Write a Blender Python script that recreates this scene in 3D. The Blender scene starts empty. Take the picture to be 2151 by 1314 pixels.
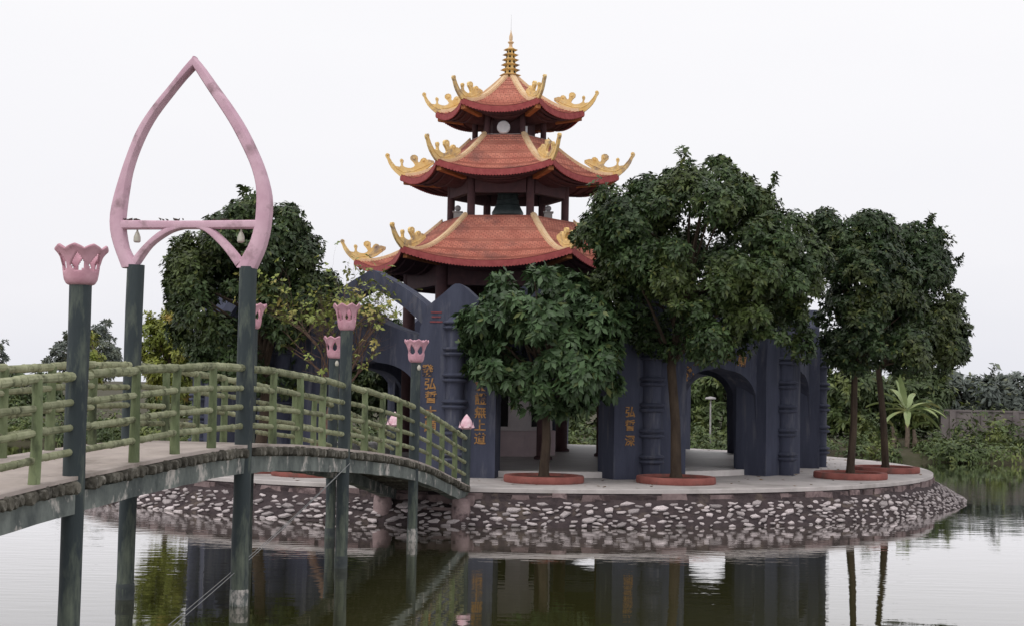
import bpy, math, random
import numpy as np
from mathutils import Vector, Matrix
PI = math.pi
rad = math.radians
random.seed(7)
S = bpy.context.scene
COL = S.collection

# ------------------------------------------------------------------ camera
FPX, CX, CY = 2922.0, 1075.5, 657.0
PITCH, ROLL = math.atan2(157.2, FPX), 0.0185
EYE = Vector((0, 0, 2.59))
FW = Vector((0, math.cos(PITCH), math.sin(PITCH)))
U0 = Vector((0, -math.sin(PITCH), math.cos(PITCH)))
X0 = Vector((1, 0, 0))
RT = math.cos(ROLL) * X0 + math.sin(ROLL) * U0
UP = -math.sin(ROLL) * X0 + math.cos(ROLL) * U0
cam = bpy.data.cameras.new('camera')
cam.sensor_width = 36.0
cam.lens = 36.0 * FPX / 2151.0
cam.clip_end = 6000
cam_o = bpy.data.objects.new('camera', cam)
COL.objects.link(cam_o)
mw = Matrix((RT, UP, -FW)).transposed().to_4x4()
mw.translation = EYE
cam_o.matrix_world = mw
S.camera = cam_o

# ------------------------------------------------------------------ sky and light
SUN_EL, SUN_AZ = rad(52), rad(215)       # soft overcast sun, high, behind the camera's left
w = bpy.data.worlds.new('World')
S.world = w
w.use_nodes = True
nt = w.node_tree
bg = nt.nodes['Background']
sky = nt.nodes.new('ShaderNodeTexSky')
sky.sky_type = 'NISHITA'
sky.sun_disc = False
sky.sun_elevation = SUN_EL
sky.sun_rotation = SUN_AZ
sky.dust_density = 6.0
sky.air_density = 1.5
hs = nt.nodes.new('ShaderNodeHueSaturation')
hs.inputs['Saturation'].default_value = 0.25
mx = nt.nodes.new('ShaderNodeMix')
mx.data_type = 'RGBA'
mx.inputs['Factor'].default_value = 0.88
nt.links.new(sky.outputs[0], hs.inputs['Color'])
nt.links.new(hs.outputs[0], mx.inputs[6])
tco = nt.nodes.new('ShaderNodeTexCoord')
sep = nt.nodes.new('ShaderNodeSeparateXYZ')
nt.links.new(tco.outputs['Generated'], sep.inputs[0])
cn = nt.nodes.new('ShaderNodeTexNoise')
cn.inputs['Scale'].default_value = 2.6
cn.inputs['Detail'].default_value = 5
cm = nt.nodes.new('ShaderNodeMapping')
cm.inputs['Scale'].default_value = (1, 1, 3.5)
nt.links.new(tco.outputs['Generated'], cm.inputs[0])
nt.links.new(cm.outputs[0], cn.inputs['Vector'])
ad = nt.nodes.new('ShaderNodeMath')
ad.operation = 'MULTIPLY_ADD'
nt.links.new(cn.outputs['Fac'], ad.inputs[0])
ad.inputs[1].default_value = .22
nt.links.new(sep.outputs['Z'], ad.inputs[2])
cr = nt.nodes.new('ShaderNodeValToRGB')          # cloud sheet: a little greyer towards the horizon
cr.color_ramp.elements[0].position = .08
cr.color_ramp.elements[0].color = (.83, .84, .91, 1)
cr.color_ramp.elements[1].position = .40
cr.color_ramp.elements[1].color = (1, .992, 1.015, 1)
e_ = cr.color_ramp.elements.new(.22)
e_.color = (.95, .945, .985, 1)
nt.links.new(ad.outputs[0], cr.inputs[0])
sc_ = nt.nodes.new('ShaderNodeVectorMath')
sc_.operation = 'SCALE'
sc_.inputs['Scale'].default_value = 10.6
nt.links.new(cr.outputs[0], sc_.inputs[0])
nt.links.new(sc_.outputs[0], mx.inputs[7])
nt.links.new(mx.outputs[2], bg.inputs['Color'])
bg.inputs['Strength'].default_value = 0.1
sl = bpy.data.lights.new('sun', 'SUN')
sl.energy = 0.7
sl.angle = rad(35)
sl.color = (1.0, 0.97, 0.93)
so = bpy.data.objects.new('sun', sl)
COL.objects.link(so)
sd = Vector((math.sin(SUN_AZ) * math.cos(SUN_EL), math.cos(SUN_AZ) * math.cos(SUN_EL), math.sin(SUN_EL)))
so.rotation_euler = sd.to_track_quat('Z', 'Y').to_euler()
so.location = (0, 0, 60)
S.view_settings.view_transform = 'Standard'
S.view_settings.look = 'None'
S.view_settings.exposure = 0.0
S.view_settings.gamma = 1.0
S.render.engine = 'CYCLES'
S.cycles.max_bounces = 4
S.cycles.diffuse_bounces = 2
S.cycles.glossy_bounces = 3
S.cycles.transmission_bounces = 2


# ------------------------------------------------------------------ helpers
def ray(px, py):
    return FW + RT * ((px - CX) / FPX) - UP * ((py - CY) / FPX)


def atY(px, py, Y):
    d = ray(px, py)
    return EYE + d * (Y / d.y)


def atZ(px, py, z):
    d = ray(px, py)
    return EYE + d * ((z - EYE.z) / d.z)


def lin(c):
    return tuple(((v / 255) / 12.92 if v / 255 <= .04045 else ((v / 255 + .055) / 1.055) ** 2.4) for v in c)


def mat(name, c1, c2=None, scale=6.0, rough=.8, bump=0.0, bscale=None, stretch=(1, 1, 1), c3=None, s3=2.0, t3=(.52, .66),
        spec=.3, island=0.0, rnd=0.0, detail=6, ramp=(.35, .65), trans=0.0):
    """procedural material: noise mix of c1/c2, blotches of c3, per-island or per-object value shift, noise bump"""
    m = bpy.data.materials.new(name)
    m.use_nodes = True
    t = m.node_tree
    N, L = t.nodes, t.links
    b = N['Principled BSDF']
    b.inputs['Roughness'].default_value = rough
    b.inputs['Specular IOR Level'].default_value = spec
    tc = N.new('ShaderNodeTexCoord')
    mp = N.new('ShaderNodeMapping')
    mp.inputs['Scale'].default_value = stretch
    L.new(tc.outputs['Object'], mp.inputs['Vector'])
    c2 = c2 or c1

    def noise(sc, off=0.0):
        n = N.new('ShaderNodeTexNoise')
        n.noise_dimensions = '4D'
        n.inputs['W'].default_value = off
        n.inputs['Scale'].default_value = sc
        n.inputs['Detail'].default_value = detail
        n.inputs['Roughness'].default_value = .65
        L.new(mp.outputs[0], n.inputs['Vector'])
        return n

    def step(fac, a, c):
        r = N.new('ShaderNodeMapRange')
        r.inputs['From Min'].default_value = a
        r.inputs['From Max'].default_value = c
        L.new(fac, r.inputs['Value'])
        return r.outputs[0]

    def mix(f, A, B, mode='MIX'):
        x = N.new('ShaderNodeMix')
        x.data_type = 'RGBA'
        x.blend_type = mode
        for sock, v in ((x.inputs['Factor'], f), (x.inputs[6], A), (x.inputs[7], B)):
            if isinstance(v, (int, float)):
                sock.default_value = v
            elif isinstance(v, tuple):
                sock.default_value = (*v, 1)
            else:
                L.new(v, sock)
        return x.outputs[2]
    n1 = noise(scale)
    col = mix(step(n1.outputs['Fac'], *ramp), lin(c1), lin(c2))
    if c3:
        n3 = noise(s3, 3.7)
        col = mix(step(n3.outputs['Fac'], *t3), col, lin(c3))
    if island or rnd:
        src = N.new('ShaderNodeNewGeometry').outputs['Random Per Island'] if island else N.new('ShaderNodeObjectInfo').outputs['Random']
        a = island or rnd
        r = N.new('ShaderNodeMapRange')
        r.inputs['To Min'].default_value = 1 - a
        r.inputs['To Max'].default_value = 1 + a
        L.new(src, r.inputs['Value'])
        cmb = N.new('ShaderNodeCombineColor')
        for i in range(3):
            L.new(r.outputs[0], cmb.inputs[i])
        col = mix(1.0, col, cmb.outputs[0], 'MULTIPLY')
        if island and trans:
            fm = N.new('ShaderNodeMath')
            fm.operation = 'MULTIPLY'
            fm.inputs[1].default_value = 37.7
            L.new(src, fm.inputs[0])
            ff = N.new('ShaderNodeMath')
            ff.operation = 'FRACT'
            L.new(fm.outputs[0], ff.inputs[0])
            col = mix(step(ff.outputs[0], .9, 1.2), col, lin((138, 136, 66)))
    L.new(col, b.inputs['Base Color'])
    if bump:
        nb = noise(bscale or scale * 3, 9.1)
        bp = N.new('ShaderNodeBump')
        bp.inputs['Strength'].default_value = 1.0
        bp.inputs['Distance'].default_value = bump
        L.new(nb.outputs['Fac'], bp.inputs['Height'])
        L.new(bp.outputs[0], b.inputs['Normal'])
    if trans:
        tr = N.new('ShaderNodeBsdfTranslucent')
        L.new(col, tr.inputs['Color'])
        ms = N.new('ShaderNodeMixShader')
        ms.inputs[0].default_value = trans
        L.new(b.outputs[0], ms.inputs[1])
        L.new(tr.outputs[0], ms.inputs[2])
        L.new(ms.outputs[0], N['Material Output'].inputs['Surface'])
    return m


class MB:
    """collects geometry, links it as ONE mesh object"""
    def __init__(s):
        s.v, s.f = [], []

    def add(s, vs, fs):
        o = len(s.v)
        s.v += [tuple(p) for p in vs]
        s.f += [tuple(i + o for i in f) for f in fs]

    def box(s, c, d, rz=0.0, taper=1.0):
        c = Vector(c)
        R = Matrix.Rotation(rz, 3, 'Z')
        vs = []
        for z in (-1, 1):
            k = taper if z > 0 else 1
            for x, y in ((-1, -1), (1, -1), (1, 1), (-1, 1)):
                vs.append(c + R @ Vector((x * d[0] / 2 * k, y * d[1] / 2 * k, z * d[2] / 2)))
        s.add(vs, [(3, 2, 1, 0), (4, 5, 6, 7), (0, 1, 5, 4), (1, 2, 6, 5), (2, 3, 7, 6), (3, 0, 4, 7)])

    def tube(s, pts, rs, n=8, cap=True, jit=0.0):
        pts = [Vector(p) for p in pts]
        if not hasattr(rs, '__len__'):
            rs = [rs] * len(pts)
        vs, fs = [], []
        ref = None
        for i, p in enumerate(pts):
            a, b = pts[max(0, i - 1)], pts[min(len(pts) - 1, i + 1)]
            t = (b - a).normalized()
            if ref is None:
                ref = t.cross(Vector((0, 0, 1)) if abs(t.z) < .9 else Vector((1, 0, 0))).normalized()
            u = (ref - t * ref.dot(t)).normalized()
            ref = u
            q = t.cross(u)
            for k in range(n):
                an = 2 * PI * k / n
                r = rs[i] * (1 + random.uniform(-jit, jit))
                vs.append(p + (u * math.cos(an) + q * math.sin(an)) * r)
        for i in range(len(pts) - 1):
            for k in range(n):
                k2 = (k + 1) % n
                fs.append((i * n + k, i * n + k2, (i + 1) * n + k2, (i + 1) * n + k))
        if cap:
            fs.append(tuple(range(n))[::-1])
            fs.append(tuple((len(pts) - 1) * n + k for k in range(n)))
        s.add(vs, fs)

    def lathe(s, prof, n=24, c=(0, 0, 0), a0=0.0):
        c = Vector(c)
        vs, fs = [], []
        for r, z in prof:
            for k in range(n):
                an = a0 + 2 * PI * k / n
                vs.append(c + Vector((r * math.cos(an), r * math.sin(an), z)))
        for i in range(len(prof) - 1):
            for k in range(n):
                k2 = (k + 1) % n
                fs.append((i * n + k, i * n + k2, (i + 1) * n + k2, (i + 1) * n + k))
        fs.append(tuple(range(n))[::-1])
        fs.append(tuple((len(prof) - 1) * n + k for k in range(n)))
        s.add(vs, fs)

    def prism(s, poly, o, ux, uy, un, t0, t1):
        """2D polygon in the plane (ux,uy) through o, thick from t0 to t1 along un"""
        o, ux, uy, un = map(Vector, (o, ux, uy, un))
        n = len(poly)
        vs = [o + ux * x + uy * y + un * t0 for x, y in poly] + [o + ux * x + uy * y + un * t1 for x, y in poly]
        fs = [tuple(range(n)), tuple(range(2 * n - 1, n - 1, -1))]
        fs += [(i, i + n, (i + 1) % n + n, (i + 1) % n) for i in range(n)]
        s.add(vs, fs)

    def build(s, name, m, parent=None, world=False, smooth=False, loc=None):
        vs = s.v
        if world and parent is not None:
            o = Vector((0, 0, 0))
            q = parent
            while q:
                o += q.location
                q = q.parent
            vs = [tuple(Vector(p) - o) for p in vs]
        me = bpy.data.meshes.new(name)
        me.from_pydata(vs, [], s.f)
        if smooth:
            me.polygons.foreach_set('use_smooth', [True] * len(me.polygons))
            me.set_sharp_from_angle(angle=rad(38))
        me.materials.append(m)
        return link(name, me, parent, loc)


def fixn(me):
    import bmesh
    bm = bmesh.new()
    bm.from_mesh(me)
    bmesh.ops.recalc_face_normals(bm, faces=bm.faces)
    bm.to_mesh(me)
    bm.free()


def link(name, me, parent=None, loc=None):
    o = bpy.data.objects.new(name, me)
    COL.objects.link(o)
    if parent is not None:
        o.parent = parent
    if loc is not None:
        o.location = loc
    return o


def tag(o, label=None, cat=None, group=None, kind=None):
    for k, v in (('label', label), ('category', cat), ('group', group), ('kind', kind)):
        if v:
            o[k] = v
    return o


def thing(name, loc, label, cat, group=None):
    o = bpy.data.objects.new(name, None)
    o.empty_display_size = .3
    o.location = loc
    COL.objects.link(o)
    return tag(o, label, cat, group)


def copy_tree(o, parent=None, **kw):
    c = o.copy()
    COL.objects.link(c)
    c.parent = parent
    for ch in list(o.children):
        copy_tree(ch, c)
    return c


# ------------------------------------------------------------------ materials
M = {}
M['water_bed'] = mat('pond_mud', (52, 50, 34), (40, 40, 28), .5)
M['deck'] = mat('island_concrete', (204, 197, 194), (180, 173, 171), 1.1, .85, .004, 30, c3=(150, 143, 139), s3=.7, t3=(.5, .68))
M['coping'] = mat('coping_mortar', (146, 128, 127), (108, 92, 92), 3, .95, .03, 9, c3=(74, 62, 63), s3=2.4, t3=(.5, .6), island=.3)
M['mortar'] = mat('bank_mortar', (80, 69, 70), (58, 50, 52), 5, .95, .05, 11, c3=(104, 92, 84), s3=2.2, t3=(.55, .69))
M['stone'] = mat('pale_bank_stone', (212, 202, 202), (158, 147, 147), 7, .92, .012, 16, rnd=.42)
M['post'] = mat('dark_green_paint', (54, 64, 66), (40, 50, 54), 4, .6, .005, 30, (1, 1, .22), c3=(104, 112, 98), s3=5, t3=(.5, .66), spec=.4)
M['pink'] = mat('pink_paint', (220, 186, 199), (200, 162, 178), 2.6, .85, .0015, 16, c3=(160, 132, 140), s3=4, t3=(.52, .68))
M['pink_cup'] = mat('pink_lotus_paint', (216, 170, 182), (190, 140, 154), 6, .75, .002, 24, c3=(148, 112, 120), s3=7, t3=(.55, .7))
M['bud'] = mat('white_pink_bud', (240, 214, 220), (226, 170, 186), 12, .6)
M['bamboo'] = mat('green_bamboo_paint', (162, 164, 134), (124, 128, 98), 6, .85, .006, 30, c3=(78, 81, 60), s3=7, t3=(.51, .65), rnd=.18)
M['node'] = mat('dark_node_groove', (96, 94, 78), (70, 70, 58), 14, .95)  # darker tone for the groove faces at the rail nodes
M['baluster'] = mat('green_baluster_paint', (126, 136, 102), (90, 101, 71), 6, .85, .006, 30, (1, 1, .4), c3=(66, 72, 54), s3=5, t3=(.5, .64), rnd=.18)
M['log'] = mat('weathered_log_end', (108, 104, 95), (70, 67, 60), 12, .95, .02, 24, c3=(142, 138, 130), s3=10, rnd=.4)
M['walk'] = mat('bridge_walk_concrete', (192, 180, 172), (168, 156, 150), 1.8, .9, .004, 30, c3=(140, 130, 122), s3=1.2)
M['beam'] = mat('peeling_beam_paint', (134, 140, 135), (76, 82, 82), 3.0, .85, .014, 12, (1, 1, .6), c3=(196, 190, 184), s3=5, t3=(.54, .63))
M['wall'] = mat('slate_blue_wall', (78, 82, 99), (60, 63, 79), 1.6, .88, .005, 26, (1.8, 1.8, .3), c3=(102, 103, 112), s3=2.4, t3=(.54, .71))
M['gold'] = mat('gold_letter_paint', (178, 134, 80), (146, 108, 68), 12, .7, c3=(112, 90, 74), s3=9)
M['redch'] = mat('faded_red_letter_paint', (140, 70, 70), (110, 64, 72), 12, .7)
M['yellow'] = mat('yellow_ridge_paint', (242, 212, 152), (228, 188, 116), 5, .75, .006, 24, c3=(158, 140, 126), s3=3.2, t3=(.52, .66))
M['ridge'] = mat('pale_ridge_band', (232, 206, 170), (216, 180, 140), 8, .75)
M['fascia'] = mat('red_eave_paint', (166, 84, 82), (142, 64, 66), 8, .8)
M['soffit'] = mat('brown_soffit', (92, 62, 64), (72, 48, 52), 5, .85, .01, 10)
M['rafter'] = mat('ochre_rafter', (176, 112, 66), (146, 90, 58), 5, .8)
M['column'] = mat('maroon_column', (92, 64, 66), (76, 54, 58), 5, .7)
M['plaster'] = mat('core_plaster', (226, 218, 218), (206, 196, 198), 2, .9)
M['dado'] = mat('pink_grey_dado', (216, 196, 198), (198, 178, 182), 2, .9)
M['dark'] = mat('dark_opening', (34, 30, 34), (26, 24, 28), 5, .8)
M['bronze'] = mat('bell_bronze', (72, 84, 84), (54, 62, 64), 8, .5, spec=.6)
M['white'] = mat('white_enamel', (226, 228, 230), (206, 208, 212), 5, .5)
M['globe'] = mat('stone_globe', (180, 176, 176), (150, 146, 148), 8, .7)
M['floor'] = mat('brightened_floor', (236, 230, 226), (218, 211, 208), 2, .5)  # floor tone raised to make up for missing light inside the arcade
M['planter'] = mat('brick_red_planter', (154, 96, 88), (130, 77, 71), 3.4, .9, .008, 18, c3=(108, 85, 79), s3=3, t3=(.52, .66))
M['soil'] = mat('planter_soil', (92, 62, 50), (70, 48, 40), 10, .95, .03, 20)
M['bark'] = mat('brown_bark', (78, 66, 55), (58, 48, 41), 8, .95, .02, 24, (1, 1, .3))
M['palebark'] = mat('grey_bark', (140, 126, 112), (108, 94, 84), 9, .9, .01, 24)
M['twig'] = mat('brown_twig_bark', (118, 96, 84), (88, 70, 62), 9, .9)
M['dampbase'] = mat('damp_post_base', (88, 94, 92), (62, 68, 70), 6, .6, .006, 20)
M['wire'] = mat('grey_wire', (150, 150, 150), None, 4, .6)
M['bank'] = mat('bank_earth', (78, 72, 56), (64, 66, 46), .35, .95, .05, 3, c3=(96, 86, 78), s3=.8)
M['farwall'] = mat('old_grey_wall', (138, 130, 128), (112, 104, 104), .9, .95, .01, 10, c3=(84, 80, 78), s3=.7)
M['jar'] = mat('lamp_glass', (196, 192, 178), (170, 166, 154), 6, .3, spec=.5)


def leafmat(name, a, b, c=None, isl=.35, s=.9):
    return mat(name, a, b, s, .48, c3=c, s3=.7, t3=(.5, .62), spec=.35, island=isl, detail=3, trans=.1, ramp=(.4, .6))


M['leafA'] = leafmat('leaf_dark_green', (64, 81, 47), (48, 64, 37), (74, 86, 46), .45)
M['leafB'] = leafmat('leaf_deep_green', (74, 96, 62), (56, 77, 48), None, .45)
M['leafC'] = leafmat('leaf_mid_green', (64, 83, 47), (48, 66, 37), (74, 87, 46), .45)
M['leafD'] = leafmat('leaf_darkest_green', (57, 75, 45), (44, 60, 37), (68, 78, 42), .45)  # darkest of the tree greens
M['leafY'] = leafmat('leaf_yellow_green', (136, 140, 60), (116, 128, 56), (164, 124, 66))
M['leafF'] = leafmat('leaf_young_green', (140, 150, 78), (114, 128, 64), (158, 146, 84))
M['leafbank'] = leafmat('leaf_bank', (86, 102, 60), (70, 84, 52), (112, 122, 66), s=.3)
M['leafhaze'] = leafmat('leaf_far_haze', (106, 114, 106), (88, 96, 90), (110, 116, 98), s=.3)  # distance haze put into the colour, paler and greyer than true greens
M['dryleaf'] = leafmat('leaf_dry', (132, 102, 70), (104, 78, 54), (120, 112, 60))
M['leafban'] = leafmat('leaf_banana', (150, 164, 116), (128, 146, 94), (160, 158, 108), isl=.15)


def roof_mat():
    m = mat('terracotta_scale_tile', (216, 148, 128), (195, 122, 106), 2.4, .85, c3=(166, 116, 106), s3=1.4)
    t = m.node_tree
    N, L = t.nodes, t.links
    b = N['Principled BSDF']
    uv = N.new('ShaderNodeUVMap')
    br = N.new('ShaderNodeTexBrick')
    br.inputs['Scale'].default_value = 1.0
    br.inputs['Brick Width'].default_value = .12
    br.inputs['Row Height'].default_value = .07
    br.inputs['Mortar Size'].default_value = .012
    br.inputs['Color1'].default_value = (1, 1, 1, 1)
    br.inputs['Color2'].default_value = (.74, .72, .72, 1)
    br.inputs['Mortar'].default_value = (.5, .45, .45, 1)
    L.new(uv.outputs[0], br.inputs['Vector'])
    x = N.new('ShaderNodeMix')
    x.data_type = 'RGBA'
    x.blend_type = 'MULTIPLY'
    x.inputs['Factor'].default_value = .8
    src = b.inputs['Base Color'].links[0].from_socket
    L.new(src, x.inputs[6])
    L.new(br.outputs['Color'], x.inputs[7])
    L.new(x.outputs[2], b.inputs['Base Color'])
    return m


M['tile'] = roof_mat()


def water_mat():
    m = bpy.data.materials.new('pond_water')
    m.use_nodes = True
    t = m.node_tree
    N, L = t.nodes, t.links
    N.remove(N['Principled BSDF'])
    tc = N.new('ShaderNodeTexCoord')

    def noise(sc, stretch, det=3):
        mp = N.new('ShaderNodeMapping')
        mp.inputs['Scale'].default_value = stretch
        mp.inputs['Rotation'].default_value = (0, 0, .12)
        L.new(tc.outputs['Object'], mp.inputs['Vector'])
        n = N.new('ShaderNodeTexNoise')
        n.inputs['Scale'].default_value = sc
        n.inputs['Detail'].default_value = det
        L.new(mp.outputs[0], n.inputs['Vector'])
        return n.outputs['Fac']
    fine = noise(3.2, (.45, 1.6, 1))
    mid = noise(.8, (.5, 1.2, 1))
    patch = noise(.14, (1, 1, 1), 2)
    mr = N.new('ShaderNodeMapRange')
    mr.inputs['From Min'].default_value = .42
    mr.inputs['From Max'].default_value = .62
    mr.inputs['To Min'].default_value = .35
    mr.inputs['To Max'].default_value = 1.3
    L.new(patch, mr.inputs['Value'])
    ml = N.new('ShaderNodeMath')
    ml.operation = 'MULTIPLY'
    L.new(fine, ml.inputs[0])
    L.new(mr.outputs[0], ml.inputs[1])
    ma = N.new('ShaderNodeMath')
    ma.operation = 'MULTIPLY_ADD'
    L.new(mid, ma.inputs[0])
    ma.inputs[1].default_value = 1.2
    L.new(ml.outputs[0], ma.inputs[2])
    bp = N.new('ShaderNodeBump')
    bp.inputs['Strength'].default_value = 1.0
    bp.inputs['Distance'].default_value = .003
    L.new(ma.outputs[0], bp.inputs['Height'])
    fr = N.new('ShaderNodeFresnel')
    fr.inputs['IOR'].default_value = 1.33
    L.new(bp.outputs[0], fr.inputs['Normal'])
    k = N.new('ShaderNodeMath')
    k.operation = 'MULTIPLY'
    k.use_clamp = True
    k.inputs[1].default_value = 1.65
    L.new(fr.outputs[0], k.inputs[0])
    df = N.new('ShaderNodeBsdfDiffuse')
    df.inputs['Color'].default_value = (*lin((62, 62, 34)), 1)
    gl = N.new('ShaderNodeBsdfGlossy')
    gl.inputs['Roughness'].default_value = .012
    gl.inputs['Color'].default_value = (.96, .95, .95, 1)
    L.new(bp.outputs[0], gl.inputs['Normal'])
    ms = N.new('ShaderNodeMixShader')
    L.new(k.outputs[0], ms.inputs[0])
    L.new(df.outputs[0], ms.inputs[1])
    L.new(gl.outputs[0], ms.inputs[2])
    L.new(ms.outputs[0], N['Material Output'].inputs['Surface'])
    return m


M['water'] = water_mat()

# ------------------------------------------------------------------ setting: water, ground, island
b = MB()
b.add([(-400, -120, 0), (400, -120, 0), (400, 70, 0), (-400, 70, 0)], [(0, 1, 2, 3)])
tag(b.build('pond_water', M['water']), kind='structure')

b = MB()      # far bank and the land behind it, one sheet out to the horizon
xs = [-2500, -900, -400, -200, -120] + [-80 + 2 * i for i in range(81)] + [120, 200, 400, 900, 2500]
prof = [(0, -.5), (.5, -.05), (1.1, .22), (2.2, .38), (5, .55), (12, .8), (30, 1.0), (200, 1.2), (3000, 1.5)]
rows = []
rg = random.Random(3)


def bank_edge(x):
    return 54.6 + .5 * math.sin(x * .23) + .3 * math.sin(x * .61 + 1)


for x in xs:
    e = bank_edge(x) + rg.uniform(-.2, .2)
    rows.append([(x, e + dy, z + (rg.uniform(-.06, .06) if 0 < i < 6 else 0)) for i, (dy, z) in enumerate(prof)])
n = len(prof)
for r in rows:
    b.v += r
for i in range(len(rows) - 1):
    for j in range(n - 1):
        b.f.append((i * n + j, (i + 1) * n + j, (i + 1) * n + j + 1, i * n + j + 1))
tag(b.build('ground', M['bank'], smooth=True), kind='structure')

IC = Vector((-.06, 38.0, 0))        # island centre
DZ, RD, RW = .67, 11.1, 11.95
isl = tag(bpy.data.objects.new('island', None), kind='structure')
COL.objects.link(isl)
isl.location = IC
b = MB()
b.lathe([(RD - .4, DZ - .09), (RD, DZ - .085), (RD, DZ - .012), (RD - .012, DZ), (.01, DZ + .001)], 144)
b.build('paving', M['deck'], isl)
b = MB()
rg = random.Random(5)
nA = 200
pr = [(RD - .6, DZ - .1), (RD - .03, DZ - .088), (RD + .0, DZ - .13), (RD + .02, DZ - .2), (RD + .07, DZ - .235), (RD + .27, .28), (RW - .19, .06), (RW - .06, -.02), (RW + .5, -.5)]
vs = []
for k in range(nA):
    an = 2 * PI * k / nA
    for i, (r, z) in enumerate(pr):
        j = 0 if i < 2 else rg.uniform(-.028, .028)
        vs.append(((r + j) * math.cos(an), (r + j) * math.sin(an), z + j * .5))
n = len(pr)
b.add(vs, [(k * n + i, ((k + 1) % nA) * n + i, ((k + 1) % nA) * n + i + 1, k * n + i + 1) for k in range(nA) for i in range(n - 1)])
bank = b.build('stone_bank', M['mortar'], isl)
b = MB()      # the rough coping band right under the paving
for k in range(150):
    an = 2 * PI * (k + rg.uniform(-.3, .3)) / 150
    if rg.random() < .75:
        wd = rg.uniform(.2, .6)
        b.box((math.cos(an) * (RD - .02), math.sin(an) * (RD - .02), DZ - .17 + rg.uniform(-.02, .015)), (rg.uniform(.08, .13), wd, rg.uniform(.08, .17)), an, rg.uniform(.82, .95))
tag(b.build('coping', M['coping'], isl), kind='stuff')


def stone_mesh(i):
    r = random.Random(100 + i)
    n = r.choice((4, 5, 5, 6))
    el = r.uniform(1.3, 2.6)
    ring = []
    for k in range(n):
        an = 2 * PI * (k + r.uniform(-.3, .3)) / n
        q = r.uniform(.55, 1.2)
        ring.append((math.cos(an) * q * el * .5, math.sin(an) * q * .5))
    vs = [(x, y, -.25) for x, y in ring] + [(x * .97, y * .97, .05) for x, y in ring] + [(x * .82, y * .82, .12 + r.uniform(-.05, .06)) for x, y in ring]
    fs = [(k, (k + 1) % n, (k + 1) % n + n, k + n) for k in range(n)] + [(k + n, (k + 1) % n + n, (k + 1) % n + 2 * n, k + 2 * n) for k in range(n)]
    fs.append(tuple(2 * n + k for k in range(n)))
    me = bpy.data.meshes.new('stone')
    me.from_pydata(vs, [], fs)
    me.materials.append(M['stone'])
    return me


SM = [stone_mesh(i) for i in range(12)]
stones = []
rg = random.Random(11)
p0, p1 = Vector((RD + .09, 0, DZ - .25)), Vector((RW - .02, 0, .0))
sdir = (p1 - p0)
slen = sdir.length
grid = {}
for tries in range(15000):
    an, qq = rg.uniform(-PI, PI), rg.uniform(.03, .98)
    if math.sin(an) > .2:
        continue
    sz = rg.uniform(.055, .1) if rg.random() < .55 else rg.uniform(.1, .17)
    ax, ay = an * RW / 1.75, qq * slen
    key = (int(ax * 3), int(ay * 3))
    if any((ax - o[0]) ** 2 + (ay - o[1]) ** 2 < ((sz + o[2]) * .56) ** 2 for i in (-1, 0, 1) for j in (-1, 0, 1) for o in grid.get((key[0] + i, key[1] + j), ())):
        continue
    if rg.random() < .3:
        continue
    grid.setdefault(key, []).append((ax, ay, sz))
    stones.append((an, qq, sz, rg.uniform(-.35, .45), rg.randrange(12)))


def stone_matrix(an, q, s, tw):
    e = Matrix.Rotation(an, 4, 'Z')
    nrm = Vector((-sdir.z, 0, sdir.x)).normalized()
    tx = Vector((0, 1, 0))
    ty = nrm.cross(tx)
    R = Matrix((tx, ty, nrm)).transposed().to_4x4()
    p = p0 + sdir * q
    return e @ Matrix.Translation(p) @ R @ Matrix.Rotation(tw, 4, 'Z') @ Matrix.Diagonal((s, s, s * .7, 1))


def vis(st):          # nearest to the camera first
    an = st[0]
    return (IC + Vector((math.cos(an) * RW, math.sin(an) * RW, 0))).y + (6 if False else 0)


stones.sort(key=vis)
b = MB()
cnt = 0
for st in stones:
    an, q, s, tw, k = st
    mwx = stone_matrix(an, q, s, tw)
    y = vis(st)
    if y > 40:
        continue
    if cnt < 290 and s > .075:
        o = link('stone', SM[k], bank)
        o.matrix_local = mwx
        cnt += 1
    else:
        me = SM[k]
        b.add([mwx @ v.co for v in me.vertices], [tuple(p.vertices) for p in me.polygons])
tag(b.build('small_stones', M['stone'], bank), kind='stuff')

# landing of the bridge: masonry abutment
LP = Vector((-.95, 27.35, 0))
# ------------------------------------------------------------------ footbridge
BA = Vector((-3.13, 16.42, 0))
BD = Vector((.764, 3.517, 0))           # one bay of the bridge, post to post
BN = Vector((-.977, .212, 0))           # across, away from the camera
BDn = BD.normalized()
BWID = 1.45
ZT = [-1.6, -.8, 0, 1, 2, 3, 4]
ZZ = [1.12, 1.52, 1.745, 1.87, 1.68, 1.34, .70]


def deckz(t):
    i = 0
    while i < len(ZT) - 2 and t > ZT[i + 1]:
        i += 1
    def m(k):
        a, c = max(0, k - 1), min(len(ZT) - 1, k + 1)
        return (ZZ[c] - ZZ[a]) / (ZT[c] - ZT[a])
    h = ZT[i + 1] - ZT[i]
    u = (t - ZT[i]) / h
    return ((2 * u**3 - 3 * u**2 + 1) * ZZ[i] + (u**3 - 2 * u**2 + u) * h * m(i) + (-2 * u**3 + 3 * u**2) * ZZ[i + 1] + (u**3 - u**2) * h * m(i + 1))


def BP(t, across=0.0, dz=0.0):
    p = BA + BD * (t - 1) + BN * across
    return Vector((p.x, p.y, deckz(t) + dz))


bridge = thing('footbridge', (BA.x, BA.y, 0), 'arched concrete footbridge with green bamboo-shaped railings leading to the island', 'footbridge')


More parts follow.
